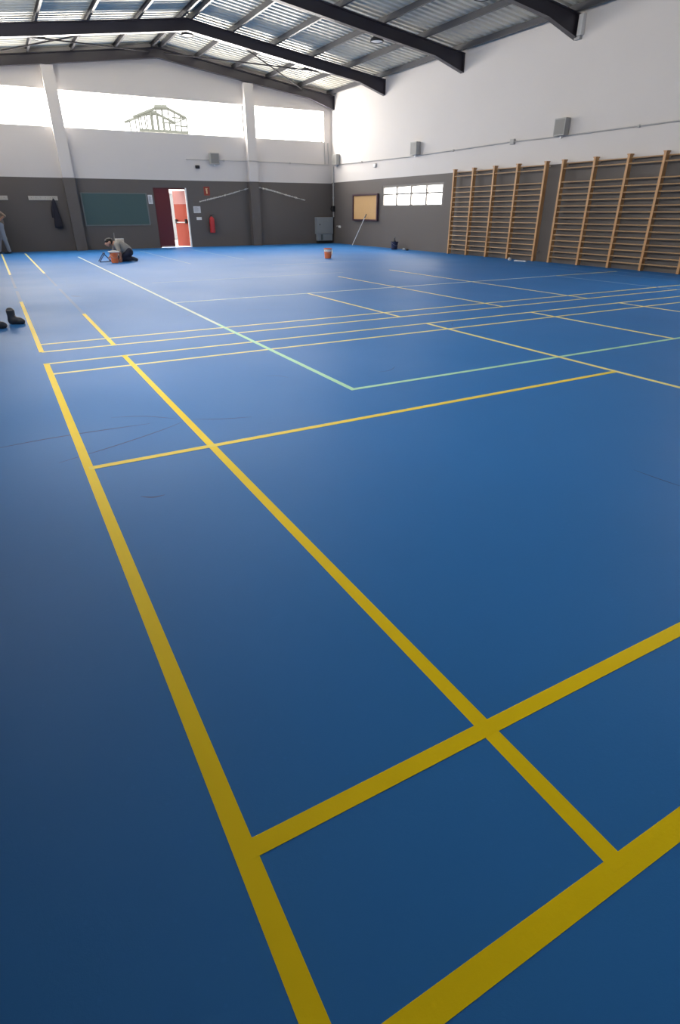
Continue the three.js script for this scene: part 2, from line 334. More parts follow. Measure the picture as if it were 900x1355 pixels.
// corrugated roof
const ceiling = structure('ceiling', 'pitched roof of bare corrugated metal sheet', [XM, YB, 6]);
{
  const pitch = 0.25, prof = [], y0 = YF - WT, n = Math.ceil((YB + WT - y0) / pitch);
  for (let i = 0; i < n; i++) { const y = y0 + i * pitch; prof.push([y, 0], [y + 0.1, 0], [y + 0.135, 0.04], [y + 0.215, 0.04]); }
  const yEnd = y0 + n * pitch; prof.push([yEnd, 0], [yEnd, 0.07], [y0, 0.07]);
  for (const s of [-1, 1]) {
    const len = s > 0 ? 7.75 : 8.35, g = new THREE.ExtrudeGeometry(shapeOf(prof), { depth: len, bevelEnabled: false });
    // (depth, lift) outline, swept from the ridge down the slope
    const dir = new THREE.Vector3(s, -0.13, 0).normalize(), up = new THREE.Vector3(s * 0.13, 1, 0).normalize(), dep = new THREE.Vector3(0, 0, -1);
    const m = new THREE.Matrix4().makeBasis(dep, up, dir);
    g.applyMatrix4(m); if (m.determinant() < 0) { const q = g.index ? g.toNonIndexed() : g; const p = q.attributes.position; for (let i = 0; i < p.count; i += 3) { const a = [p.getX(i + 1), p.getY(i + 1), p.getZ(i + 1)]; p.setXYZ(i + 1, p.getX(i + 2), p.getY(i + 2), p.getZ(i + 2)); p.setXYZ(i + 2, ...a); } q.computeVertexNormals(); }
    g.translate(XM, rafterTop(XM) + PURLIN, 0);
    part(ceiling, 'roof_sheet', metreUV(g), M.sheet, 'corrugated galvanised roof sheet');
  }
}

// steel portal frames
const frameAt = [25.98, 21.95, 17.4, 12.9, 8.4, 3.9, -0.6];
const ordinal = ['first', 'second', 'third', 'fourth', 'fifth', 'sixth', 'seventh'];
frameAt.forEach((d, i) => {
  const f = thing('roof_frame', i ? `dark steel roof beam with tapered ends, ${ordinal[i]} from the window wall` : 'dark steel roof beam set against the window wall above the pilasters', 'roof beam', [XM, d, 5.2], 'dark steel roof beams');
  for (const s of [-1, 1]) {
    const X = (o) => XM + s * o, L = s > 0 ? 7.4 : XM - XL, top = (o) => 6.68 - 0.13 * o, bot = (o) => top(o) - 0.32, K = L - 1.15, E = top(L) - 0.5;
    const T = 0.022, fw = 0.08;
    const poly = (pts) => s > 0 ? pts.map(([o, h]) => [X(o), h]) : pts.map(([o, h]) => [X(o), h]).reverse();
    part(f, 'web', slabX(poly([[0, bot(0) + T], [K, bot(K) + T], [L - T, E + T], [L - T, top(L - T) - T], [0, top(0) - T]]), d - 0.007, d + 0.007), M.steel);
    part(f, 'top_flange', slabX(poly([[0, top(0) - T], [L, top(L) - T], [L, top(L)], [0, top(0)]]), d - fw, d + fw), M.steel);
    part(f, 'bottom_flange', slabX(poly([[0, bot(0)], [K, bot(K)], [L, E], [L, E + T], [K, bot(K) + T], [0, bot(0) + T]]), d - fw, d + fw), M.steel);
    part(f, 'end_plate', slabX(poly([[L - T, E + T], [L, E + T], [L, top(L) - T], [L - T, top(L - T) - T]]), d - fw, d + fw), M.steel);
  }
});
// purlins: channels lying on the frames, the whole length of the roof
const purlinOffsets = [0.16, 1.5, 2.97, 4.4, 5.83, 7.2];
for (const s of [-1, 1]) purlinOffsets.forEach((o, i) => {
  const x = XM + s * (i === 5 && s < 0 ? 7.8 : o), h = rafterTop(x) + 0.006, a = 0.07;
  const c = [[-0.035, 0], [0.035, 0], [0.035, 0.012], [-0.023, 0.012], [-0.023, PURLIN - 0.016], [0.035, PURLIN - 0.016], [0.035, PURLIN - 0.006], [-0.035, PURLIN - 0.006]].map(([u, w]) => [x + s * u, h + w]);
  if (s < 0) c.reverse();
  const side = s > 0 ? 'on the wall-bar side' : 'on the side opposite the wall bars';
  const label = i === 0 ? `dark steel ridge purlin ${side} of the roof` : i === 5 ? `dark steel eaves purlin along the wall ${side}` : `dark steel roof purlin ${side}, ${['', 'first', 'second', 'third', 'fourth'][i]} down from the ridge`;
  const p = thing('roof_purlin', label, 'purlin', [x, YF, h], 'roof purlins');
  part(p, 'channel', slabX(c, YF, YB), M.purlin);
});
// crossed bracing rods in the bay next to the window wall
for (const [a, b, drop, label] of [[[7.95, 22.03], [12.6, 25.9], 0.08, 'bracing rod on the wall-bar slope, near the ridge at the second roof beam'], [[6.95, 25.9], [12.9, 22.03], 0.13, 'bracing rod on the wall-bar slope, near the ridge at the window wall'],
  [[0.3, 25.9], [5.3, 22.03], 0.08, 'bracing rod opposite the wall-bar slope, near the ridge at the second roof beam'], [[0.7, 22.03], [6.4, 25.9], 0.13, 'bracing rod opposite the wall-bar slope, near the ridge at the window wall']]) {
  const h = ([x]) => rafterTop(x) - drop;
  const t = thing('brace_rod', 'thin dark ' + label, 'brace rod', [a[0], a[1], h(a)], 'crossed roof bracing rods');
  part(t, 'rod', rod([a[0], a[1], h(a)], [b[0], b[1], h(b)], 0.022), M.rodSteel);
}

// ================================================================ OUTSIDE
{
  const g = structure('ground', 'pale concrete yard outside the hall', [XM, YB, 0]);
  part(g, 'yard_slab', box(-40, 60, YB + WT, 90, -0.35, -0.03), M.concrete);
  part(g, 'yard_slab', box(XR + WT, 60, -40, YB + WT, -0.35, -0.03), M.concrete);
  part(g, 'yard_slab', box(-40, XR + WT, -40, YF - WT, -0.35, -0.03), M.concrete);
  part(g, 'yard_slab', box(-40, XL - WT, YF - WT, YB + WT, -0.35, -0.03), M.concrete);
  const w = thing('yard_wall', 'grey rendered wall seen through the open door', 'wall', [8.95, 34, -0.03]);
  part(w, 'wall_body', box(8.4, 9.5, 34, 34.3, -0.03, 2.15), M.outGrey); part(w, 'coping', box(8.35, 9.55, 33.96, 34.34, 2.15, 2.2), M.outGrey);
  // gabled glazed rooftop seen through the window band
  const x0 = 8.85, x1 = 11.65, xm = 10.2, d = 40, d1 = 42.5, hb = 5.5, he = 6.28, ht = 6.84;
  const r = thing('rooftop_lantern', 'gabled glazed rooftop frame seen through the long strip window', 'rooftop', [xm, d, -0.03]);
  part(r, 'building_body', box(x0 - 0.3, x1 + 0.3, d - 0.3, d1 + 0.3, -0.03, hb - 0.1), M.render);
  const top = (x) => x < xm ? he - 0.05 + (ht - he) * (x - x0) / (xm - x0) : ht - (ht - he) * (x - xm) / (x1 - xm);
  part(r, 'sill', box(x0 - 0.05, x1 + 0.05, d - 0.06, d + 0.06, hb - 0.1, hb + 0.12), M.outFrame);
  for (const dd of [d, d1]) {
    const n = 8; for (let i = 0; i <= n; i++) { const x = x0 + (x1 - x0) * i / n; part(r, 'mullion', rod([x, dd, hb], [x, dd, top(x)], i === 4 ? 0.06 : 0.042, undefined, 6), M.outFrame); }
    part(r, 'gable_rail', merge(rod([x0 - 0.3, dd, he - 0.12], [xm - 0.35, dd, top(xm - 0.35)], 0.08, 0.08, 6), rod([xm - 0.35, dd, ht - 0.14], [xm + 0.35, dd, ht - 0.1], 0.14, 0.14, 6), rod([xm + 0.35, dd, top(xm + 0.35)], [x1, dd, he], 0.08, 0.08, 6)), M.outFrame);
    part(r, 'cross_rail', merge(rod([xm + 0.6, dd, he - 0.02], [x1, dd, he - 0.02], 0.045, 0.045, 6), rod([xm + 0.8, dd, he - 0.42], [x1, dd, he - 0.42], 0.045, 0.045, 6)), M.outFrame);
  }
  for (const x of [x0, xm, x1]) part(r, 'ridge_rail', rod([x, d, top(x)], [x, d1, top(x)], 0.04, 0.04, 6), M.outFrame);
}

// ================================================================ DOOR
{
  const t = structure('door_1', 'double door in the window wall, one dark maroon leaf shut and one red leaf open', [DX0, YB, 0]);
  const xm = (DX0 + DX1) / 2, f = 0.05;
  part(t, 'door_frame', merge(box(DX0, DX0 + f, YB + 0.02, YB + 0.2, 0, DH), box(DX0 + f, DX1 - f, YB + 0.02, YB + 0.2, DH - f, DH)), M.jamb, 'dark maroon frame');
  part(t, 'door_frame', box(DX1 - f, DX1, YB - 0.01, YB + 0.2, 0, DH), M.whitePaint, 'pale door jamb');
  const leaf = part(t, 'door_leaf', rbox(DX0 + f, xm - 0.03, YB + 0.03, YB + 0.075, 0.02, DH - f, 0.004), M.maroon, 'shut dark maroon door leaf');
  part(leaf, 'kick_strip', box(DX0 + f + 0.02, xm - 0.04, YB + 0.02, YB + 0.03, 0.02, 0.06), M.whitePaint, 'pale strip along the bottom edge');
  // open leaf, hinged at the pale jamb, swung outwards
  const open = new THREE.Group(); open.name = 'door_leaf'; open.userData.label = 'open red door leaf with a push bar';
  t.add(open); const hp = v(DX1 - f, YB + 0.08, 0).sub(worldOf(t)); open.position.copy(hp); open.rotation.y = -50 * Math.PI / 180;
  const L = 0.62, add = (n, g, m) => { const q = new THREE.Mesh(g, m); q.name = n; q.castShadow = q.receiveShadow = true; open.add(q); };
  const loc = (x0, x1, z0, z1, y0, y1, r = 0.004) => { const g = new RoundedBoxGeometry(x1 - x0, y1 - y0, z1 - z0, 1, r); g.translate((x0 + x1) / 2, (y0 + y1) / 2, (z0 + z1) / 2); return g; };
  add('leaf_panel', loc(-L, 0, -0.045, 0, 0.03, 1.62), M.redDoor); add('upper_panel', loc(-L, 0, -0.045, 0, 1.625, 2.1), M.palePane);
  add('push_bar', loc(-L + 0.05, -0.05, 0.05, 0.075, 0.92, 0.96), M.whitePaint); for (const x of [-L + 0.04, -0.1]) add('bar_bracket', loc(x, x + 0.06, 0, 0.08, 0.9, 1.06), M.black);
  add('edge_strip', loc(-L - 0.02, -L, -0.05, 0.004, 0.03, 2.1), M.whitePaint);
}

// ================================================================ ON THE WINDOW WALL
const BF = YB;                                                    // its inner face
{
  const b = thing('chalkboard', 'large dark green chalkboard on the grey window wall', 'chalkboard', [4.4, BF, 0.85]);
  part(b, 'writing_surface', box(3.2, 5.6, BF - 0.025, BF, 0.89, 1.97), M.board);
  for (const g of [box(3.15, 5.65, BF - 0.035, BF, 1.97, 2.0), box(3.15, 5.65, BF - 0.035, BF, 0.85, 0.89), box(3.15, 3.2, BF - 0.035, BF, 0.89, 1.97), box(5.6, 5.65, BF - 0.035, BF, 0.89, 1.97)]) part(b, 'frame_bar', g, M.boardFrame);
}
for (const [a, b, label] of [[-0.35, 0.66, 'short pale coat rail above the standing person'], [1.34, 2.34, 'pale wooden coat rail with the dark jacket hanging from it']]) {
  const r = thing('coat_rail', label, 'coat rail', [(a + b) / 2, BF, 1.73]);
  part(r, 'board', rbox(a, b, BF - 0.022, BF, 1.73, 1.87, 0.005), M.rail);
  for (let x = a + 0.1; x < b; x += 0.16) part(r, 'hook', tube([[x, BF - 0.02, 1.82], [x, BF - 0.06, 1.8], [x, BF - 0.08, 1.82]], 0.006, 8, 5), M.alu);
}
{
  const j = thing('jacket', 'dark jacket hanging on the coat rail beside the pilaster', 'jacket', [2.17, BF, 0.78]);
  const prof = [[0.02, 1.0], [0.05, 0.93], [0.075, 0.8], [0.1, 0.55], [0.13, 0.3], [0.15, 0.12], [0.135, 0.03], [0.03, 0.0]].reverse();
  const g = new THREE.LatheGeometry(prof.map(([r, h]) => new THREE.Vector2(r, h)), 24); g.scale(1, 1, 0.6);
  const p = g.attributes.position; for (let i = 0; i < p.count; i++) { const a = Math.atan2(p.getZ(i), p.getX(i)), k = 1 + 0.09 * Math.sin(5 * a + 6 * p.getY(i)); p.setX(i, p.getX(i) * k); p.setZ(i, p.getZ(i) * k); }
  g.computeVertexNormals(); g.translate(2.17, 0.78, -(BF - 0.115)); part(j, 'body', g, M.jacket);
  part(j, 'sleeve', tube([[2.13, BF - 0.1, 1.68], [2.06, BF - 0.13, 1.45], [2.04, BF - 0.13, 1.15]], 0.045, 16, 8), M.jacket);
  part(j, 'hanging_loop', tube([[2.17, BF - 0.1, 1.76], [2.17, BF - 0.08, 1.8], [2.17, BF - 0.1, 1.83]], 0.008, 8, 5), M.jacket);
}
function printed(w, h, draw) { const c = document.createElement('canvas'); c.width = w; c.height = h; draw(c.getContext('2d'), w, h); const t = new THREE.CanvasTexture(c); t.colorSpace = THREE.SRGBColorSpace; return t; }
function sheetOn(name, label, category, x0, x1, h0, h1, map, m) {
  const t = thing(name, label, category, [(x0 + x1) / 2, BF, h0]);
  part(t, 'backing', box(x0, x1, BF - 0.006, BF, h0, h1), m);
  const g = new THREE.PlaneGeometry(x1 - x0 - 0.004, h1 - h0 - 0.004); const c = v((x0 + x1) / 2, BF - 0.0075, (h0 + h1) / 2); g.translate(c.x, c.y, c.z);
  part(t, 'print', g, new THREE.MeshStandardMaterial({ map, roughness: 0.8 }));
}
const textLines = (c, w, h, rows, x0 = 0.12) => { c.fillStyle = '#8b8b90'; for (let i = 0; i < rows; i++) c.fillRect(w * x0, h * (0.14 + 0.74 * i / rows), w * (0.45 + 0.3 * ((i * 7) % 5) / 5), h * 0.035); };
sheetOn('notice_sheet', 'white paper notices taped between the chalkboard and the door', 'notice', 5.69, 5.86, 1.62, 1.94, printed(96, 180, (c, w, h) => { c.fillStyle = '#d8d8da'; c.fillRect(0, 0, w, h); c.fillStyle = '#a9a9b0'; c.fillRect(0, h * 0.49, w, h * 0.02); textLines(c, w, h, 10); }), M.paper);
sheetOn('notice_sheet', 'white paper notice on the grey wall between open door and extinguisher', 'notice', 7.5, 7.8, 1.29, 1.54, printed(128, 106, (c, w, h) => { c.fillStyle = '#c9c9cc'; c.fillRect(0, 0, w, h); textLines(c, w, h, 6); }), M.paper);
sheetOn('fire_sign', 'small red fire extinguisher sign with a pale symbol', 'sign', 8.02, 8.27, 1.94, 2.26, printed(100, 128, (c, w, h) => {
  c.fillStyle = '#8a3b30'; c.fillRect(0, 0, w, h); c.fillStyle = '#d8b88a'; c.fillRect(w * 0.4, h * 0.3, w * 0.2, h * 0.5); c.fillRect(w * 0.44, h * 0.2, w * 0.12, h * 0.1); c.fillRect(w * 0.3, h * 0.18, w * 0.4, h * 0.05); c.fillRect(w * 0.3, h * 0.18, w * 0.06, h * 0.3);
}), M.red);
{
  const s = thing('light_switch', 'small white light switch under the paper notice', 'switch', [7.7, BF, 1.03]);
  part(s, 'plate', rbox(7.59, 7.81, BF - 0.015, BF, 1.03, 1.14, 0.005), M.whitePaint); for (const x of [7.645, 7.755]) part(s, 'rocker', rbox(x - 0.035, x + 0.035, BF - 0.022, BF - 0.012, 1.05, 1.12, 0.003), M.plasticWhite);
  const e = thing('fire_extinguisher', 'red fire extinguisher hung on the grey wall below the sign', 'extinguisher', [8.2, BF, 0.53]);
  part(e, 'cylinder', lathe([[0, 0], [0.1, 0.005], [0.112, 0.03], [0.112, 0.5], [0.1, 0.56], [0.045, 0.6], [0.03, 0.63], [0, 0.63]], [8.2, BF - 0.125, 0.53]), M.red);
  part(e, 'valve', merge(rod([8.2, BF - 0.12, 1.15], [8.2, BF - 0.12, 1.2], 0.025), box(8.13, 8.27, BF - 0.135, BF - 0.105, 1.2, 1.22)), M.black);
  part(e, 'handle', tube([[8.22, BF - 0.12, 1.2], [8.29, BF - 0.12, 1.23], [8.33, BF - 0.12, 1.2]], 0.01, 8, 6), M.black);
  part(e, 'hose', tube([[8.18, BF - 0.13, 1.19], [8.1, BF - 0.15, 1.12], [8.09, BF - 0.14, 0.9], [8.1, BF - 0.13, 0.72]], 0.012, 20, 6), M.black);
  part(e, 'wall_bracket', box(8.17, 8.23, BF - 0.03, BF, 0.9, 1.1), M.black);
  const k = thing('alarm_box', 'small black box on the white wall above the door', 'box', [7.85, BF, 2.9]);
  part(k, 'housing', rbox(7.76, 7.93, BF - 0.07, BF, 2.9, 3.01, 0.012), M.black); part(k, 'lens', lathe([[0, 0], [0.02, 0], [0.02, 0.005], [0, 0.005]], [7.85, BF - 0.05, 3.01], 12), M.ventGrille);
}
function garland(pts, label) {
  const t = thing('tinsel_garland', label, 'garland', pts[0], 'tinsel garlands');
  part(t, 'cord', tube(pts, 0.008, 40, 5), M.tinsel);
  const c = new THREE.CatmullRomCurve3(pts.map((p) => v(...p))), gs = [];
  for (let i = 0; i < 150; i++) { const u = Math.pow(i / 150, 1), p = c.getPointAt(u); if (fbm(u * 0.999, 0.3, 8, 1) < 0.38) continue; const g = new THREE.BoxGeometry(0.05 + 0.04 * rnd(), 0.004, 0.012); g.rotateZ(rnd() * 6.28); g.rotateY(rnd() * 6.28); g.translate(p.x, p.y, p.z); gs.push(g); }
  const s = part(t, 'tinsel', merge(...gs), M.tinsel, 'silvery tinsel strands'); s.userData.kind = 'stuff';
}
garland([[7.77, BF - 0.05, 1.71], [8.9, BF - 0.05, 1.95], [9.5, BF - 0.05, 2.1], [9.97, BF - 0.06, 2.22]], 'silvery tinsel garland rising from the fire sign to the pilaster');
garland([[10.45, BF - 0.06, 2.27], [11.08, BF - 0.05, 2.15], [11.8, BF - 0.05, 1.98], [12.69, BF - 0.05, 1.79]], 'silvery tinsel garland falling from the pilaster toward the grey cabinet');

// grey wall boxes (all of one kind)
function wallBox(label, x, d, h, onRight) {
  const t = thing('wall_speaker', label, 'speaker', [x, d, h], 'grey boxes high on the walls');
  const W2 = 0.19, D = 0.2, H = 0.4;
  const place = (g) => { if (onRight) g.rotateY(-Math.PI / 2); g.translate(t.position.x, t.position.y, t.position.z); return g; };
  const loc = (x0, x1, y0, y1, z0, z1, r = 0.006) => { const g = new RoundedBoxGeometry(x1 - x0, y1 - y0, z1 - z0, 1, r); g.translate((x0 + x1) / 2, (y0 + y1) / 2, (z0 + z1) / 2); return g; };
  part(t, 'housing', place(loc(-W2, W2, 0, H, 0.02, D)), M.ventBox);
  part(t, 'grille', place(loc(-W2 + 0.03, W2 - 0.03, 0.03, H - 0.03, D - 0.004, D + 0.004, 0.003)), M.ventGrille);
  part(t, 'mounting_plate', place(loc(-0.08, 0.08, 0.05, H - 0.05, 0, 0.02, 0.004)), M.conduit);
  part(t, 'cable_gland', place(loc(-0.03, 0.03, -0.06, 0, 0.05, 0.11, 0.006)), M.whitePaint);
}
wallBox('grey speaker box on the window wall above the extinguisher', 8.56, BF, 3.06, false);
wallBox('grey speaker box on the bar wall close to the window corner', XR, 25.6, 3.17, true);
wallBox('grey speaker box above the eight-pane window', XR, 19.6, 3.15, true);
wallBox('grey speaker box above the gap between the wall bars', XR, 12.85, 3.15, true);
// conduits
function conduit(label, pts, r, base, clips = []) {
  const t = thing('conduit', label, 'conduit', base);
  for (let i = 0; i + 1 < pts.length; i++) part(t, 'pipe', rod(pts[i], pts[i + 1], r, r, 8), M.conduit);
  for (const c of clips) part(t, 'clip', rbox(c[0] - 0.03, c[0] + 0.03, c[1] - 0.03, c[1] + 0.03, c[2] - 0.03, c[2] + 0.03, 0.005, 1), M.conduit);
  return t;
}
const barPipe = conduit('thin pipe running along the white bar wall under the speaker boxes', [[XR - 0.034, 25.95, 3.19], [XR - 0.034, 20.2, 3.13], [XR - 0.034, 14.75, 3.17], [XR - 0.034, 13.2, 3.15], [XR - 0.034, -2, 3.16]], 0.016, [XR, 25.95, 3.19], [[XR - 0.034, 23.5, 3.165], [XR - 0.034, 17.5, 3.15], [XR - 0.034, 10.5, 3.15], [XR - 0.034, 7, 3.15]]);
const jb = part(barPipe, 'junction_box', rbox(XR - 0.07, XR - 0.002, 14.65, 14.82, 3.1, 3.24, 0.01), M.conduit); part(jb, 'lid', rbox(XR - 0.08, XR - 0.068, 14.67, 14.8, 3.12, 3.22, 0.004), M.conduit);
conduit('thin pipe running along the white window wall', [[7.4, BF - 0.034, 3.2], [9.98, BF - 0.034, 3.22], [9.98, BF - 0.27, 3.22], [10.42, BF - 0.27, 3.22], [10.42, BF - 0.034, 3.22], [13.95, BF - 0.034, 3.2]], 0.012, [7.4, BF, 3.2], [[9, BF - 0.034, 3.21], [12, BF - 0.034, 3.21]]);
conduit('short pipe below the strip window, the farther one from the corner', [[13.72, BF - 0.034, 4.03], [13.74, BF - 0.034, 3.22]], 0.018, [13.72, BF, 3.22]);
conduit('short pipe below the strip window, the closer one to the corner', [[13.9, BF - 0.034, 4.03], [13.92, BF - 0.034, 3.24]], 0.018, [13.92, BF, 3.24]);
const riser = conduit('grey riser pipe with a black switch, from the electrical cabinet up to the corner', [[XR - 0.04, 25.98, 1.11], [XR - 0.04, 25.98, 3.15]], 0.03, [XR, 25.98, 1.1], [[XR - 0.04, 25.98, 2.4], [XR - 0.04, 25.98, 1.9]]);
{
  const sw = part(riser, 'rotary_switch', rbox(XR - 0.14, XR - 0.005, 25.88, 26.06, 1.32, 1.56, 0.02), M.black, 'black rotary switch'); part(sw, 'knob', rod([XR - 0.14, 25.97, 1.44], [XR - 0.19, 25.97, 1.44], 0.05, 0.04, 12), M.black);
  const c = thing('electrical_cabinet', 'grey metal electrical cabinet in the corner by the window wall', 'cabinet', [13.6, BF, 0.12]);
  const y0 = BF - 0.25, BK = BF - 0.004;
  part(c, 'body', rbox(13.17, 14.02, y0, BK, 0.4, 1.1, 0.012), M.cabinet);
  const dr = part(c, 'door', rbox(13.2, 13.99, y0 - 0.015, y0 - 0.002, 0.43, 1.07, 0.004), M.cabinet); part(dr, 'lock', rod([13.31, y0 - 0.015, 0.8], [13.31, y0 - 0.03, 0.8], 0.035, 0.03, 12), M.cabinetDark);
  part(c, 'plinth', rbox(13.23, 13.99, y0 + 0.02, BK, 0.12, 0.4, 0.01), M.cabinet); part(c, 'plinth_opening', box(13.37, 13.48, y0 + 0.012, y0 + 0.03, 0.14, 0.39), M.cabinetDark);
  part(c, 'foot', box(13.25, 13.97, y0 + 0.06, BK, 0, 0.12), M.black);
  const s = thing('wall_socket', 'small white socket on the bar wall beside the cabinet', 'socket', [XR, 25.45, 0.66]);
  part(s, 'plate', rbox(XR - 0.05, XR, 25.35, 25.5, 0.66, 0.76, 0.008), M.whitePaint); part(s, 'cable', tube([[XR - 0.034, 25.5, 0.71], [XR - 0.02, 25.62, 0.74], [XR - 0.02, 25.75, 0.73]], 0.008, 8, 5), M.whitePaint);
  const k = thing('junction_box', 'small pale junction box under the pipe beside the corner', 'junction box', [XR, 22.45, 2.9]);
  part(k, 'box_body', rbox(XR - 0.06, XR, 22.36, 22.54, 2.92, 3.05, 0.01), M.conduit); part(k, 'lid', rbox(XR - 0.07, XR - 0.058, 22.38, 22.52, 2.935, 3.035, 0.004), M.whitePaint);
  const b = thing('white_box', 'white box at the end of the fourth roof beam from the window wall', 'box', [XR, 12.75, 5.2]);
  part(b, 'housing', rbox(XR - 0.12, XR, 12.68, 12.82, 5.28, 5.7, 0.01), M.whitePaint); part(b, 'lower_box', rbox(XR - 0.1, XR, 12.72, 12.9, 5.2, 5.28, 0.01), M.ventBox);
}

// ================================================================ CORK BOARD AND POLE
{
  const t = thing('cork_board', 'cork notice board in a dark frame on the grey bar wall', 'notice board', [XR, 23.15, 0.98]);
  const a = 22.12, b = 24.16, h0 = 0.98, h1 = 1.99, f = 0.06, x = XR - 0.09;
  for (const g of [box(x, XR, a, b, h1 - f, h1), box(x, XR, a, b, h0, h0 + f), box(x, XR, a, a + f * 1.2, h0 + f, h1 - f), box(x, XR, b - f, b, h0 + f, h1 - f)]) part(t, 'frame_bar', g, M.darkFrame);
  part(t, 'cork_sheet', box(XR - 0.045, XR - 0.001, a + f * 1.2, b - f, h0 + f, h1 - f), M.cork);
  const p = thing('pole', 'pale wooden pole leaning against the cork board', 'pole', [XR - 0.42, 23.65, 0]);
  part(p, 'shaft', rod([XR - 0.4, 23.6, 0.015], [XR - 0.13, 23.02, 1.1], 0.016), M.whitePaint); part(p, 'tip', rod([XR - 0.13, 23.02, 1.1], [XR - 0.1, 22.95, 1.23], 0.028, 0.02), M.ventGrille);
}

// ================================================================ WALL BARS
function wallBars(posts, label) {
  const t = thing('wall_bars', label, 'wall bars', [XR - 0.1, posts[0], 0], 'wooden wall bars');
  const x0 = XR - 0.22, x1 = XR - 0.09;
  const postG = rbox(x0, x1, -0.034, 0.034, 0.01, 2.56, 0.006);
  for (const d of posts) {
    const p = part(t, 'post', postG.clone().translate(0, 0, -d), M.wood);
    part(p, 'wall_bracket', box(x1, XR, d - 0.02, d + 0.02, 2.44, 2.49), M.bracket); part(p, 'wall_bracket', box(x1, XR, d - 0.02, d + 0.02, 0.25, 0.3), M.bracket);
    part(p, 'post_cap', box(x0 - 0.008, x1 + 0.008, d - 0.045, d + 0.045, 2.555, 2.58), M.wood);
  }
  const heights = [2.49, 2.37]; for (let i = 0; i < 14; i++) heights.push(2.045 - i * 0.1447);
  for (let i = 0; i + 1 < posts.length; i++) {
    const L = Math.abs(posts[i] - posts[i + 1]) - 0.068, g = new THREE.CylinderGeometry(0.021, 0.021, L, 10); g.scale(1, 1, 0.75); g.rotateX(Math.PI / 2);
    const mid = (posts[i] + posts[i + 1]) / 2;
    heights.forEach((h, k) => part(t, 'rung', g.clone().translate(k === 0 ? XR - 0.115 : x0 + 0.035, h, -mid), M.rung));
  }
}
wallBars([17.16, 16.2, 15.22, 14.23, 13.14], 'wooden wall bars beside the eight-pane window');
wallBars([12.52, 11.48, 10.48, 9.52, 8.5], 'wooden wall bars past the narrow gap, farther from the window');

// ================================================================ CEILING LAMPS (off)
for (const [x, d, label] of [[2.55, 24.1, 'round ceiling lamp with a white face on the far slope by the window wall'], [7.2, 23.66, 'round ceiling lamp with a white face beside the ridge'], [11.7, 23.6, 'round ceiling lamp among the crossed bracing rods'],
  [11.75, 18.8, 'round ceiling lamp between the second and third roof beams'], [11.85, 14.05, 'round ceiling lamp between the third and fourth roof beams']]) {
  const top = rafterTop(x) + PURLIN, h = rafterTop(x) + 0.02;
  const t = thing('ceiling_lamp', label, 'ceiling lamp', [x, d, h], 'round ceiling lamps');
  part(t, 'housing', lathe([[0, 0.12], [0.1, 0.12], [0.19, 0.05], [0.215, 0.0], [0.215, -0.02], [0.195, -0.02], [0.19, 0.0], [0, 0.0]], [x, d, h]), M.lampRing);
  part(t, 'diffuser', lathe([[0, -0.03], [0.12, -0.024], [0.188, -0.006], [0.188, 0.003], [0, 0.003]], [x, d, h]), M.lampFace);
  part(t, 'stem', rod([x, d, h + 0.1], [x, d, top + 0.01], 0.012), M.lampRing);
}

// ================================================================ BUCKETS, BITS AND BOOTS ON THE FLOOR
function bucket(name, label, x, d, r0, r1, H, m, base = {}) {
  const t = thing(name, label, 'bucket', [x, d, 0]);
  part(t, 'body', lathe([[0, 0.003], [r0 - 0.005, 0.003], [r0, 0.01], [r1, H], [r1 + 0.008, H], [r1 + 0.008, H - 0.025], [r1 - 0.004, H - 0.026], [r0 - 0.008, 0.014], [0, 0.014]], [x, d, 0]), m);
  part(t, 'handle', tube([[x - r1 - 0.006, d, H - 0.03], [x - r1 * 0.75, d - r1 * 0.8, H - 0.1], [x, d - r1 - 0.03, H - 0.14], [x + r1 * 0.75, d - r1 * 0.8, H - 0.1], [x + r1 + 0.006, d, H - 0.03]], 0.004, 20, 5), M.conduit);
  return t;
}
{
  const t = bucket('paint_bucket', 'orange and white paint bucket standing alone on the blue floor', 9.2, 17.4, 0.105, 0.125, 0.3, M.orange);
  part(t, 'label_band', lathe([[0.118, 0.2], [0.1265, 0.27], [0.1275, 0.27], [0.119, 0.2]].map(([r, h]) => [r + 0.001, h]), [9.2, 17.4, 0]), M.plasticWhite, 'white rim band');
  const l = thing('bucket_lid', 'white lid leaning on the lone orange bucket', 'lid', [9.12, 17.22, 0]);
  const g = new THREE.CylinderGeometry(0.13, 0.13, 0.012, 24); g.rotateZ(1.25); g.translate(9.2 + 0.155, 0.135, -17.52); part(l, 'disc', g, M.plasticWhite);
}
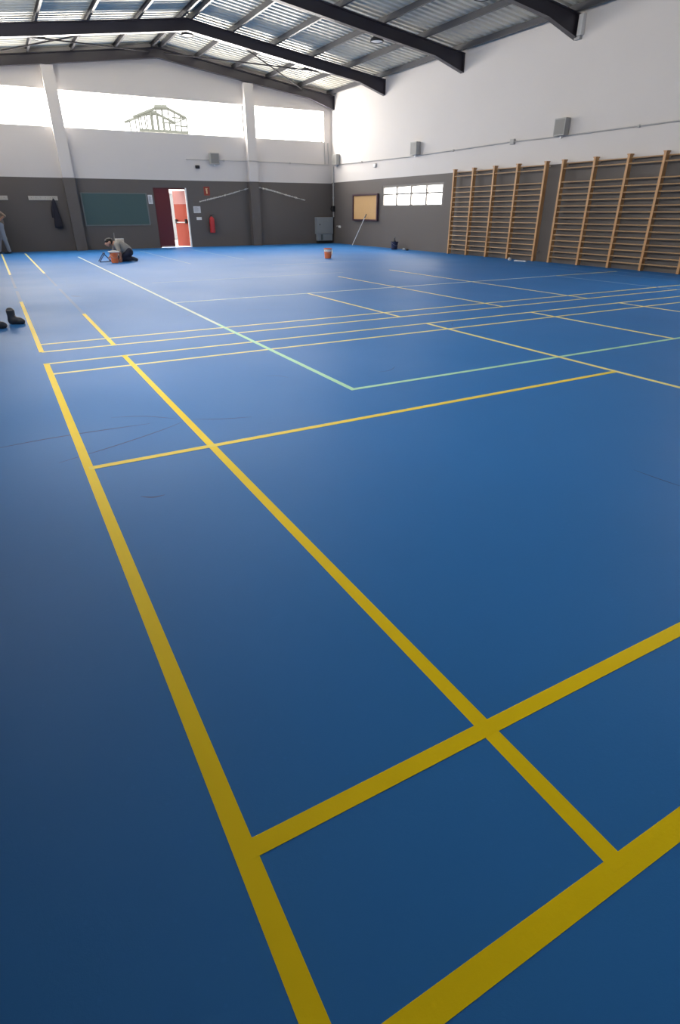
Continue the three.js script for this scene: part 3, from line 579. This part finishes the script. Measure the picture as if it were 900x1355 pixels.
{
  const t = bucket('paint_bucket', 'dark blue bucket at the foot of the bar wall', 13.72, 20.3, 0.12, 0.14, 0.28, M.navy);
  const b = thing('bottle', 'dark bottle standing in the blue bucket', 'bottle', [13.72, 20.3, 0.02]);
  part(b, 'body', lathe([[0, 0], [0.045, 0.003], [0.045, 0.28], [0.02, 0.34], [0.016, 0.4], [0, 0.4]], [13.72, 20.3, 0.015]), M.black); part(b, 'cap', lathe([[0, 0], [0.02, 0], [0.02, 0.03], [0, 0.03]], [13.72, 20.3, 0.415], 12), M.ventGrille);
  const s = thing('tape_roll', 'small dark tape roll beside the blue bucket', 'tape', [13.78, 19.5, 0]);
  part(s, 'roll', lathe([[0.03, 0], [0.06, 0], [0.06, 0.05], [0.03, 0.05], [0.03, 0]], [13.78, 19.5, 0.001], 20), M.black); part(s, 'core', lathe([[0.026, 0], [0.03, 0], [0.03, 0.05], [0.026, 0.05], [0.026, 0]], [13.78, 19.5, 0.001], 20), M.cork);
  const p = thing('crumpled_paper', 'crumpled white paper beside the tape roll', 'paper', [13.8, 19.75, 0]);
  const g = new THREE.IcosahedronGeometry(0.055, 2); const q = g.attributes.position; for (let i = 0; i < q.count; i++) { const n = 0.75 + 0.5 * vnoise(q.getX(i) * 60 + 20, (q.getY(i) + q.getZ(i)) * 60 + 20, 64); q.setXYZ(i, q.getX(i) * n, q.getY(i) * n * 0.7, q.getZ(i) * n); } g.computeVertexNormals(); g.translate(13.8, 0.04, -19.75); part(p, 'paper_ball', g, M.paper);
  const p2 = thing('crumpled_paper', 'crumpled white paper at the foot of the wall bars', 'paper', [13.58, 13.75, 0]);
  const g2 = g.clone(); g2.translate(13.8, 0.04, -19.75).translate(13.58 - 13.8 * 2 + 13.8, 0, 0); g2.computeBoundingBox(); const c = g2.boundingBox.getCenter(new THREE.Vector3()); g2.translate(13.58 - c.x, 0.042 - c.y, -13.75 - c.z); part(p2, 'paper_ball', g2, M.paper);
  const st = thing('white_strip', 'flat white strip lying at the foot of the wall bars', 'strip', [13.62, 13.35, 0]);
  const g3 = rbox(-0.05, 0.05, -0.2, 0.2, 0.002, 0.03, 0.006); g3.rotateY(0.25); g3.translate(13.62, 0, -13.33); part(st, 'strip_body', g3, M.plasticWhite); const g4 = rbox(-0.02, 0.02, 0.05, 0.09, 0.03, 0.042, 0.004); g4.rotateY(0.25); g4.translate(13.62, 0, -13.33); part(st, 'end_tab', g4, M.conduit);
}

// signed-distance bodies
const S3 = (a, b, ra, rb = ra) => ({ a: v(...a), b: v(...b), ra, rb });
function field(list, k) {
  return (x, y, z) => {
    let d = 1e9;
    for (const c of list) {
      const bx = c.b.x - c.a.x, by = c.b.y - c.a.y, bz = c.b.z - c.a.z, px = x - c.a.x, py = y - c.a.y, pz = z - c.a.z, L = bx * bx + by * by + bz * bz;
      const t = L > 0 ? Math.max(0, Math.min(1, (px * bx + py * by + pz * bz) / L)) : 0;
      const e = Math.hypot(px - bx * t, py - by * t, pz - bz * t) - (c.ra + (c.rb - c.ra) * t);
      if (d > 1e8) { d = e; continue; }
      const h = Math.max(k - Math.abs(d - e), 0) / k; d = Math.min(d, e) - h * h * k / 4;
    }
    return d;
  };
}
function blob(list, k, cell) {
  const lo = new THREE.Vector3(1e9, 1e9, 1e9), hi = lo.clone().negate();
  for (const c of list) for (const [p, r] of [[c.a, c.ra], [c.b, c.rb]]) { lo.min(p.clone().addScalar(-r)); hi.max(p.clone().addScalar(r)); }
  const mid = lo.clone().add(hi).multiplyScalar(0.5), half = Math.max(hi.x - lo.x, hi.y - lo.y, hi.z - lo.z) / 2 + 4 * cell, n = Math.min(120, Math.ceil(2 * half / cell));
  const mc = new MarchingCubes(n, M.skin, false, false, 60000), f = field(list, k), h = n / 2;
  for (let z = 0; z < n; z++) for (let y = 0; y < n; y++) for (let x = 0; x < n; x++) mc.field[x + y * n + z * n * n] = -f(mid.x + (x - h) / h * half, mid.y + (y - h) / h * half, mid.z + (z - h) / h * half);
  mc.isolation = 0; mc.update();
  const pos = mc.positionArray.slice(0, mc.count * 3), nor = mc.normalArray.slice(0, mc.count * 3), g = new THREE.BufferGeometry();
  for (let i = 0; i < pos.length; i += 3) { pos[i] = pos[i] * half + mid.x; pos[i + 1] = pos[i + 1] * half + mid.y; pos[i + 2] = pos[i + 2] * half + mid.z; const l = Math.hypot(nor[i], nor[i + 1], nor[i + 2]) || 1; nor[i] /= l; nor[i + 1] /= l; nor[i + 2] /= l; }
  g.setAttribute('position', new THREE.BufferAttribute(pos, 3)); g.setAttribute('normal', new THREE.BufferAttribute(nor, 3)); g.setAttribute('uv', new THREE.BufferAttribute(new Float32Array(mc.count * 2), 2));
  return g;
}
// a hand: wrist w, pointing along f, palm normal n (unit vectors in hall axes), thumb side s
function hand(w, f, s, n, curl) {
  const at = (a, b, c) => [w[0] + f[0] * a + s[0] * b + n[0] * c, w[1] + f[1] * a + s[1] * b + n[1] * c, w[2] + f[2] * a + s[2] * b + n[2] * c];
  const L = [S3(at(0, 0, 0), at(0.03, 0, 0), 0.026, 0.028)];
  for (const o of [-0.028, -0.01, 0.01, 0.028]) L.push(S3(at(0.02, o * 0.7, 0), at(0.085, o, 0), 0.015, 0.012));
  [[-0.028, 0.055], [-0.01, 0.07], [0.01, 0.078], [0.028, 0.07]].forEach(([o, l]) => { const p1 = at(0.085, o, 0), p2 = at(0.085 + l * 0.5, o * 1.15, curl * 0.4 * l), p3 = at(0.085 + l * (0.95 - 0.3 * curl), o * 1.2, curl * l); L.push(S3(p1, p2, 0.0095, 0.009), S3(p2, p3, 0.009, 0.0075)); });
  L.push(S3(at(0.02, 0.025, 0), at(0.06, 0.052, curl * 0.02), 0.014, 0.011), S3(at(0.06, 0.052, curl * 0.02), at(0.095, 0.06, curl * 0.035), 0.0105, 0.008));
  return blob(L, 0.006, 0.0035);
}
function ankleBoot(label, x, d, turn) {
  const t = thing('ankle_boot', label, 'boot', [x, d, 0]);
  const R = (a, b) => { const c = Math.cos(turn), s = Math.sin(turn); return [x + a * c - b * s, d + a * s + b * c]; }, p = (a, b, h) => [...R(a * 0.8, b * 0.85), h * 0.85];
  part(t, 'upper', blob([S3(p(0, 0, 0.045), p(0.0, 0, 0.19), 0.045, 0.052), S3(p(0.0, 0, 0.05), p(0.12, 0, 0.045), 0.042, 0.036), S3(p(0.12, 0, 0.045), p(0.17, 0, 0.04), 0.038, 0.03)], 0.05, 0.006), M.rubber);
  part(t, 'sole', blob([S3(p(-0.02, 0, 0.013), p(0.02, 0, 0.013), 0.012, 0.012), S3(p(-0.02, 0.02, 0.013), p(0.17, 0.02, 0.013), 0.012), S3(p(-0.02, -0.02, 0.013), p(0.17, -0.02, 0.013), 0.012)], 0.03, 0.005), M.black);
  part(t, 'collar', tube([...Array(9).keys()].map((i) => { const a = i * Math.PI / 4; return p(0.052 * Math.cos(a), 0.052 * Math.sin(a), 0.215); }), 0.009, 24, 6), M.ventGrille, 'pale padded collar');
  part(t, 'lace', tube([p(0.05, 0.03, 0.15), p(0.07, -0.02, 0.12), p(0.08, 0.025, 0.1), p(0.1, -0.02, 0.085)], 0.004, 16, 5), M.ventGrille);
}
ankleBoot('dark ankle boot standing beside the long yellow line', -0.2, 8.85, -0.5);
ankleBoot('dark ankle boot farther from the yellow line, next to the wall', -0.44, 8.55, 0.1);

// ================================================================ THE KNEELING PAINTER
{
  const D = 19.45;
  const t = thing('person', 'person in a grey shirt kneeling and bending over the orange bucket', 'person', [3.2, D, 0]);
  const hipL = [3.38, D - 0.1, 0.26], hipR = [3.38, D + 0.1, 0.26], kneeL = [3.1, D - 0.13, 0.075], kneeR = [3.1, D + 0.13, 0.075], ankL = [3.47, D - 0.11, 0.07], ankR = [3.47, D + 0.11, 0.07];
  const chest = [3.13, D, 0.46], belly = [3.27, D, 0.36], pelvis = [3.38, D, 0.28], neck = [3.0, D, 0.5], shL = [3.05, D - 0.17, 0.47], shR = [3.05, D + 0.17, 0.47];
  const elL = [3.08, D - 0.26, 0.24], elR = [3.0, D + 0.24, 0.26], wrL = [3.08, D - 0.3, 0.12], wrR = [2.86, D + 0.16, 0.16], head = [2.86, D, 0.53];
  const up = (p, q, a, b) => S3(p, q, a, b);
  const body = [up(pelvis, belly, 0.13, 0.12), up(belly, chest, 0.12, 0.13), up(shL, shR, 0.055, 0.055), up(chest, neck, 0.1, 0.055), up(neck, head, 0.05, 0.06),
    up(hipL, kneeL, 0.085, 0.06), up(hipR, kneeR, 0.085, 0.06), up(kneeL, ankL, 0.055, 0.036), up(kneeR, ankR, 0.055, 0.036), up(shL, elL, 0.048, 0.038), up(shR, elR, 0.048, 0.038), up(elL, wrL, 0.036, 0.027), up(elR, wrR, 0.036, 0.027)];
  const headG = blob([S3([2.87, D, 0.55], [2.83, D, 0.52], 0.085, 0.075), S3([2.8, D, 0.475], [2.83, D, 0.47], 0.04, 0.05), S3([2.755, D, 0.5], [2.75, D, 0.49], 0.016, 0.018), S3([2.86, D - 0.08, 0.52], [2.87, D - 0.085, 0.54], 0.016, 0.018), S3([2.86, D + 0.08, 0.52], [2.87, D + 0.085, 0.54], 0.016, 0.018)], 0.03, 0.005);
  const hL = hand(wrL, [-0.2, -0.3, -0.93], [-0.97, 0, 0.2], [0, 0.95, -0.3], 0.5), hR = hand(wrR, [-0.7, -0.4, -0.59], [0.1, -0.85, 0.5], [0.6, -0.3, -0.6], 0.8);
  part(t, 'body', merge(blob(body, 0.05, 0.012), headG, hL, hR), M.skin);
  const G = 0.012;
  part(t, 'shirt', blob([S3([3.35, D, 0.3], belly, 0.135 + G, 0.13 + G), S3(belly, chest, 0.13 + G, 0.135 + G), S3(shL, shR, 0.06 + G, 0.06 + G), S3(shL, [3.075, D - 0.24, 0.3], 0.055 + G, 0.05 + G), S3(shR, [3.01, D + 0.23, 0.31], 0.055 + G, 0.05 + G)], 0.05, 0.011), M.greyShirt, 'grey T-shirt');
  part(t, 'trousers', blob([S3(hipL, hipR, 0.115, 0.115), S3(hipL, kneeL, 0.1, 0.072), S3(hipR, kneeR, 0.1, 0.072), S3(kneeL, ankL, 0.068, 0.05), S3(kneeR, ankR, 0.068, 0.05)], 0.04, 0.011), M.darkTrousers, 'dark trousers');
  part(t, 'hair', blob([S3([2.895, D, 0.575], [2.83, D, 0.575], 0.082, 0.07), S3([2.9, D, 0.54], [2.86, D, 0.58], 0.07, 0.07), S3([2.79, D - 0.03, 0.57], [2.79, D + 0.03, 0.57], 0.04, 0.04)], 0.03, 0.006), M.hair, 'short black hair');
  for (const [a, s] of [[ankL, -1], [ankR, 1]]) part(t, 'shoe', blob([S3([a[0] + 0.01, a[1], 0.085], [a[0] + 0.1, a[1], 0.045], 0.05, 0.042), S3([a[0] - 0.02, a[1], 0.07], [a[0] + 0.08, a[1], 0.05], 0.04, 0.04)], 0.03, 0.007), M.rubber, 'dark shoe');
  const b = bucket('paint_bucket', 'orange paint bucket in front of the kneeling person', 2.87, 19.0, 0.1, 0.115, 0.28, M.orange);
  const l = thing('paint_tray', 'white paint tray lying on the bucket by the kneeling person', 'paint tray', [2.87, 19.0, 0.28]);
  part(l, 'tray', rbox(2.73, 3.02, 18.89, 19.12, 0.282, 0.32, 0.012), M.plasticWhite); part(l, 'handle_rib', rbox(2.79, 2.96, 18.98, 19.02, 0.318, 0.335, 0.006), M.plasticWhite);
  const f = thing('folding_stool', 'dark folding frame lying beside the kneeling person', 'folding frame', [2.58, 19.5, 0]);
  for (const dd of [19.42, 19.66]) part(f, 'leg', rod([2.5, dd, 0.012], [2.68, dd, 0.25], 0.012), M.navy); part(f, 'leg', rod([2.86, 19.66, 0.012], [2.66, 19.66, 0.25], 0.012), M.navy); part(f, 'crossbar', rod([2.67, 19.38, 0.25], [2.67, 19.7, 0.25], 0.014), M.navy); part(f, 'ground_bar', rod([2.5, 19.42, 0.012], [2.88, 19.66, 0.012], 0.011), M.navy);
  const c = thing('cardboard_box', 'pale box standing behind the kneeling person', 'box', [3.27, 20.1, 0]);
  part(c, 'carton', rbox(3.16, 3.4, 20.0, 20.22, 0, 0.6, 0.006), M.bracket); for (const g of [box(3.16, 3.4, 20.0, 20.11, 0.6, 0.608), box(3.16, 3.4, 20.112, 20.22, 0.6, 0.606)]) part(c, 'flap', g, M.paper);
  const k = thing('roller_pole', 'dark paint roller standing upright behind the kneeling person', 'paint roller', [3.08, 19.9, 0]);
  part(k, 'handle', rod([3.1, 19.95, 0.06], [3.13, 19.98, 0.78], 0.014), M.ventGrille); part(k, 'roller', rod([3.0, 19.95, 0.035], [3.2, 19.95, 0.035], 0.032), M.plasticWhite);
}

// ================================================================ THE STANDING PERSON AT THE WINDOW WALL
{
  const D = 25.55, X = 0.12;
  const t = thing('person', 'person in a tan top and pale trousers standing by the coat rails', 'person', [X, D, 0]);
  const at = (x, y, h) => [X + x, D + y, h];
  const hipF = at(0.06, -0.08, 0.92), hipB = at(0.06, 0.09, 0.92), knF = at(0.1, -0.09, 0.5), knB = at(-0.06, 0.1, 0.5), anF = at(0.16, -0.1, 0.08), anB = at(-0.16, 0.1, 0.08);
  const pel = at(0.06, 0, 0.98), bel = at(0.05, 0, 1.15), che = at(0.02, 0, 1.34), nk = at(-0.02, 0, 1.5), hd = at(-0.07, 0, 1.62), shF = at(0.03, -0.18, 1.43), shB = at(0.0, 0.18, 1.43);
  const elF = at(0.26, -0.26, 1.22), wrF = at(0.08, -0.3, 1.08), elB = at(-0.06, 0.26, 1.17), wrB = at(-0.2, 0.2, 1.05);
  const body = [S3(pel, bel, 0.13, 0.12), S3(bel, che, 0.12, 0.14), S3(shF, shB, 0.06, 0.06), S3(che, nk, 0.11, 0.055), S3(nk, hd, 0.05, 0.06), S3(hipF, knF, 0.085, 0.058), S3(hipB, knB, 0.085, 0.058), S3(knF, anF, 0.055, 0.036), S3(knB, anB, 0.055, 0.036),
    S3(shF, elF, 0.05, 0.04), S3(elF, wrF, 0.037, 0.027), S3(shB, elB, 0.05, 0.04), S3(elB, wrB, 0.037, 0.027)];
  const headG = blob([S3(at(-0.05, 0, 1.65), at(-0.09, 0, 1.63), 0.09, 0.075), S3(at(-0.12, 0, 1.555), at(-0.08, 0, 1.55), 0.04, 0.05), S3(at(-0.165, 0, 1.6), at(-0.17, 0, 1.585), 0.014, 0.017), S3(at(-0.06, -0.085, 1.6), at(-0.05, -0.09, 1.62), 0.015, 0.018), S3(at(-0.06, 0.085, 1.6), at(-0.05, 0.09, 1.62), 0.015, 0.018)], 0.03, 0.006);
  part(t, 'body', merge(blob(body, 0.05, 0.016), headG, hand(wrF, [-0.85, 0, -0.52], [-0.52, 0, 0.85], [0, 1, 0], 0.5), hand(wrB, [-0.8, -0.1, -0.6], [-0.6, 0, 0.8], [0, -1, 0], 0.5)), M.skin);
  part(t, 'top', blob([S3(at(0.06, 0, 1.0), bel, 0.148, 0.145), S3(bel, che, 0.145, 0.155), S3(shF, shB, 0.075, 0.075), S3(shF, elF, 0.066, 0.054), S3(shB, elB, 0.066, 0.054)], 0.05, 0.014), M.tanShirt, 'tan top');
  part(t, 'trousers', blob([S3(hipF, hipB, 0.115, 0.115), S3(hipF, knF, 0.1, 0.074), S3(hipB, knB, 0.1, 0.074), S3(knF, anF, 0.072, 0.058), S3(knB, anB, 0.072, 0.058)], 0.04, 0.014), M.paleTrousers, 'pale grey-blue trousers');
  part(t, 'hair', blob([S3(at(-0.04, 0, 1.68), at(-0.08, 0, 1.69), 0.088, 0.07), S3(at(-0.01, 0, 1.62), at(-0.03, 0, 1.66), 0.06, 0.07)], 0.03, 0.007), M.hair, 'short dark hair');
  for (const a of [anF, anB]) part(t, 'shoe', blob([S3([a[0] + 0.02, a[1], 0.05], [a[0] - 0.16, a[1], 0.038], 0.045, 0.036), S3([a[0], a[1], 0.08], [a[0] - 0.05, a[1], 0.06], 0.042, 0.04)], 0.03, 0.008), M.rubber, 'dark shoe');
}

renderer.render(scene, camera);
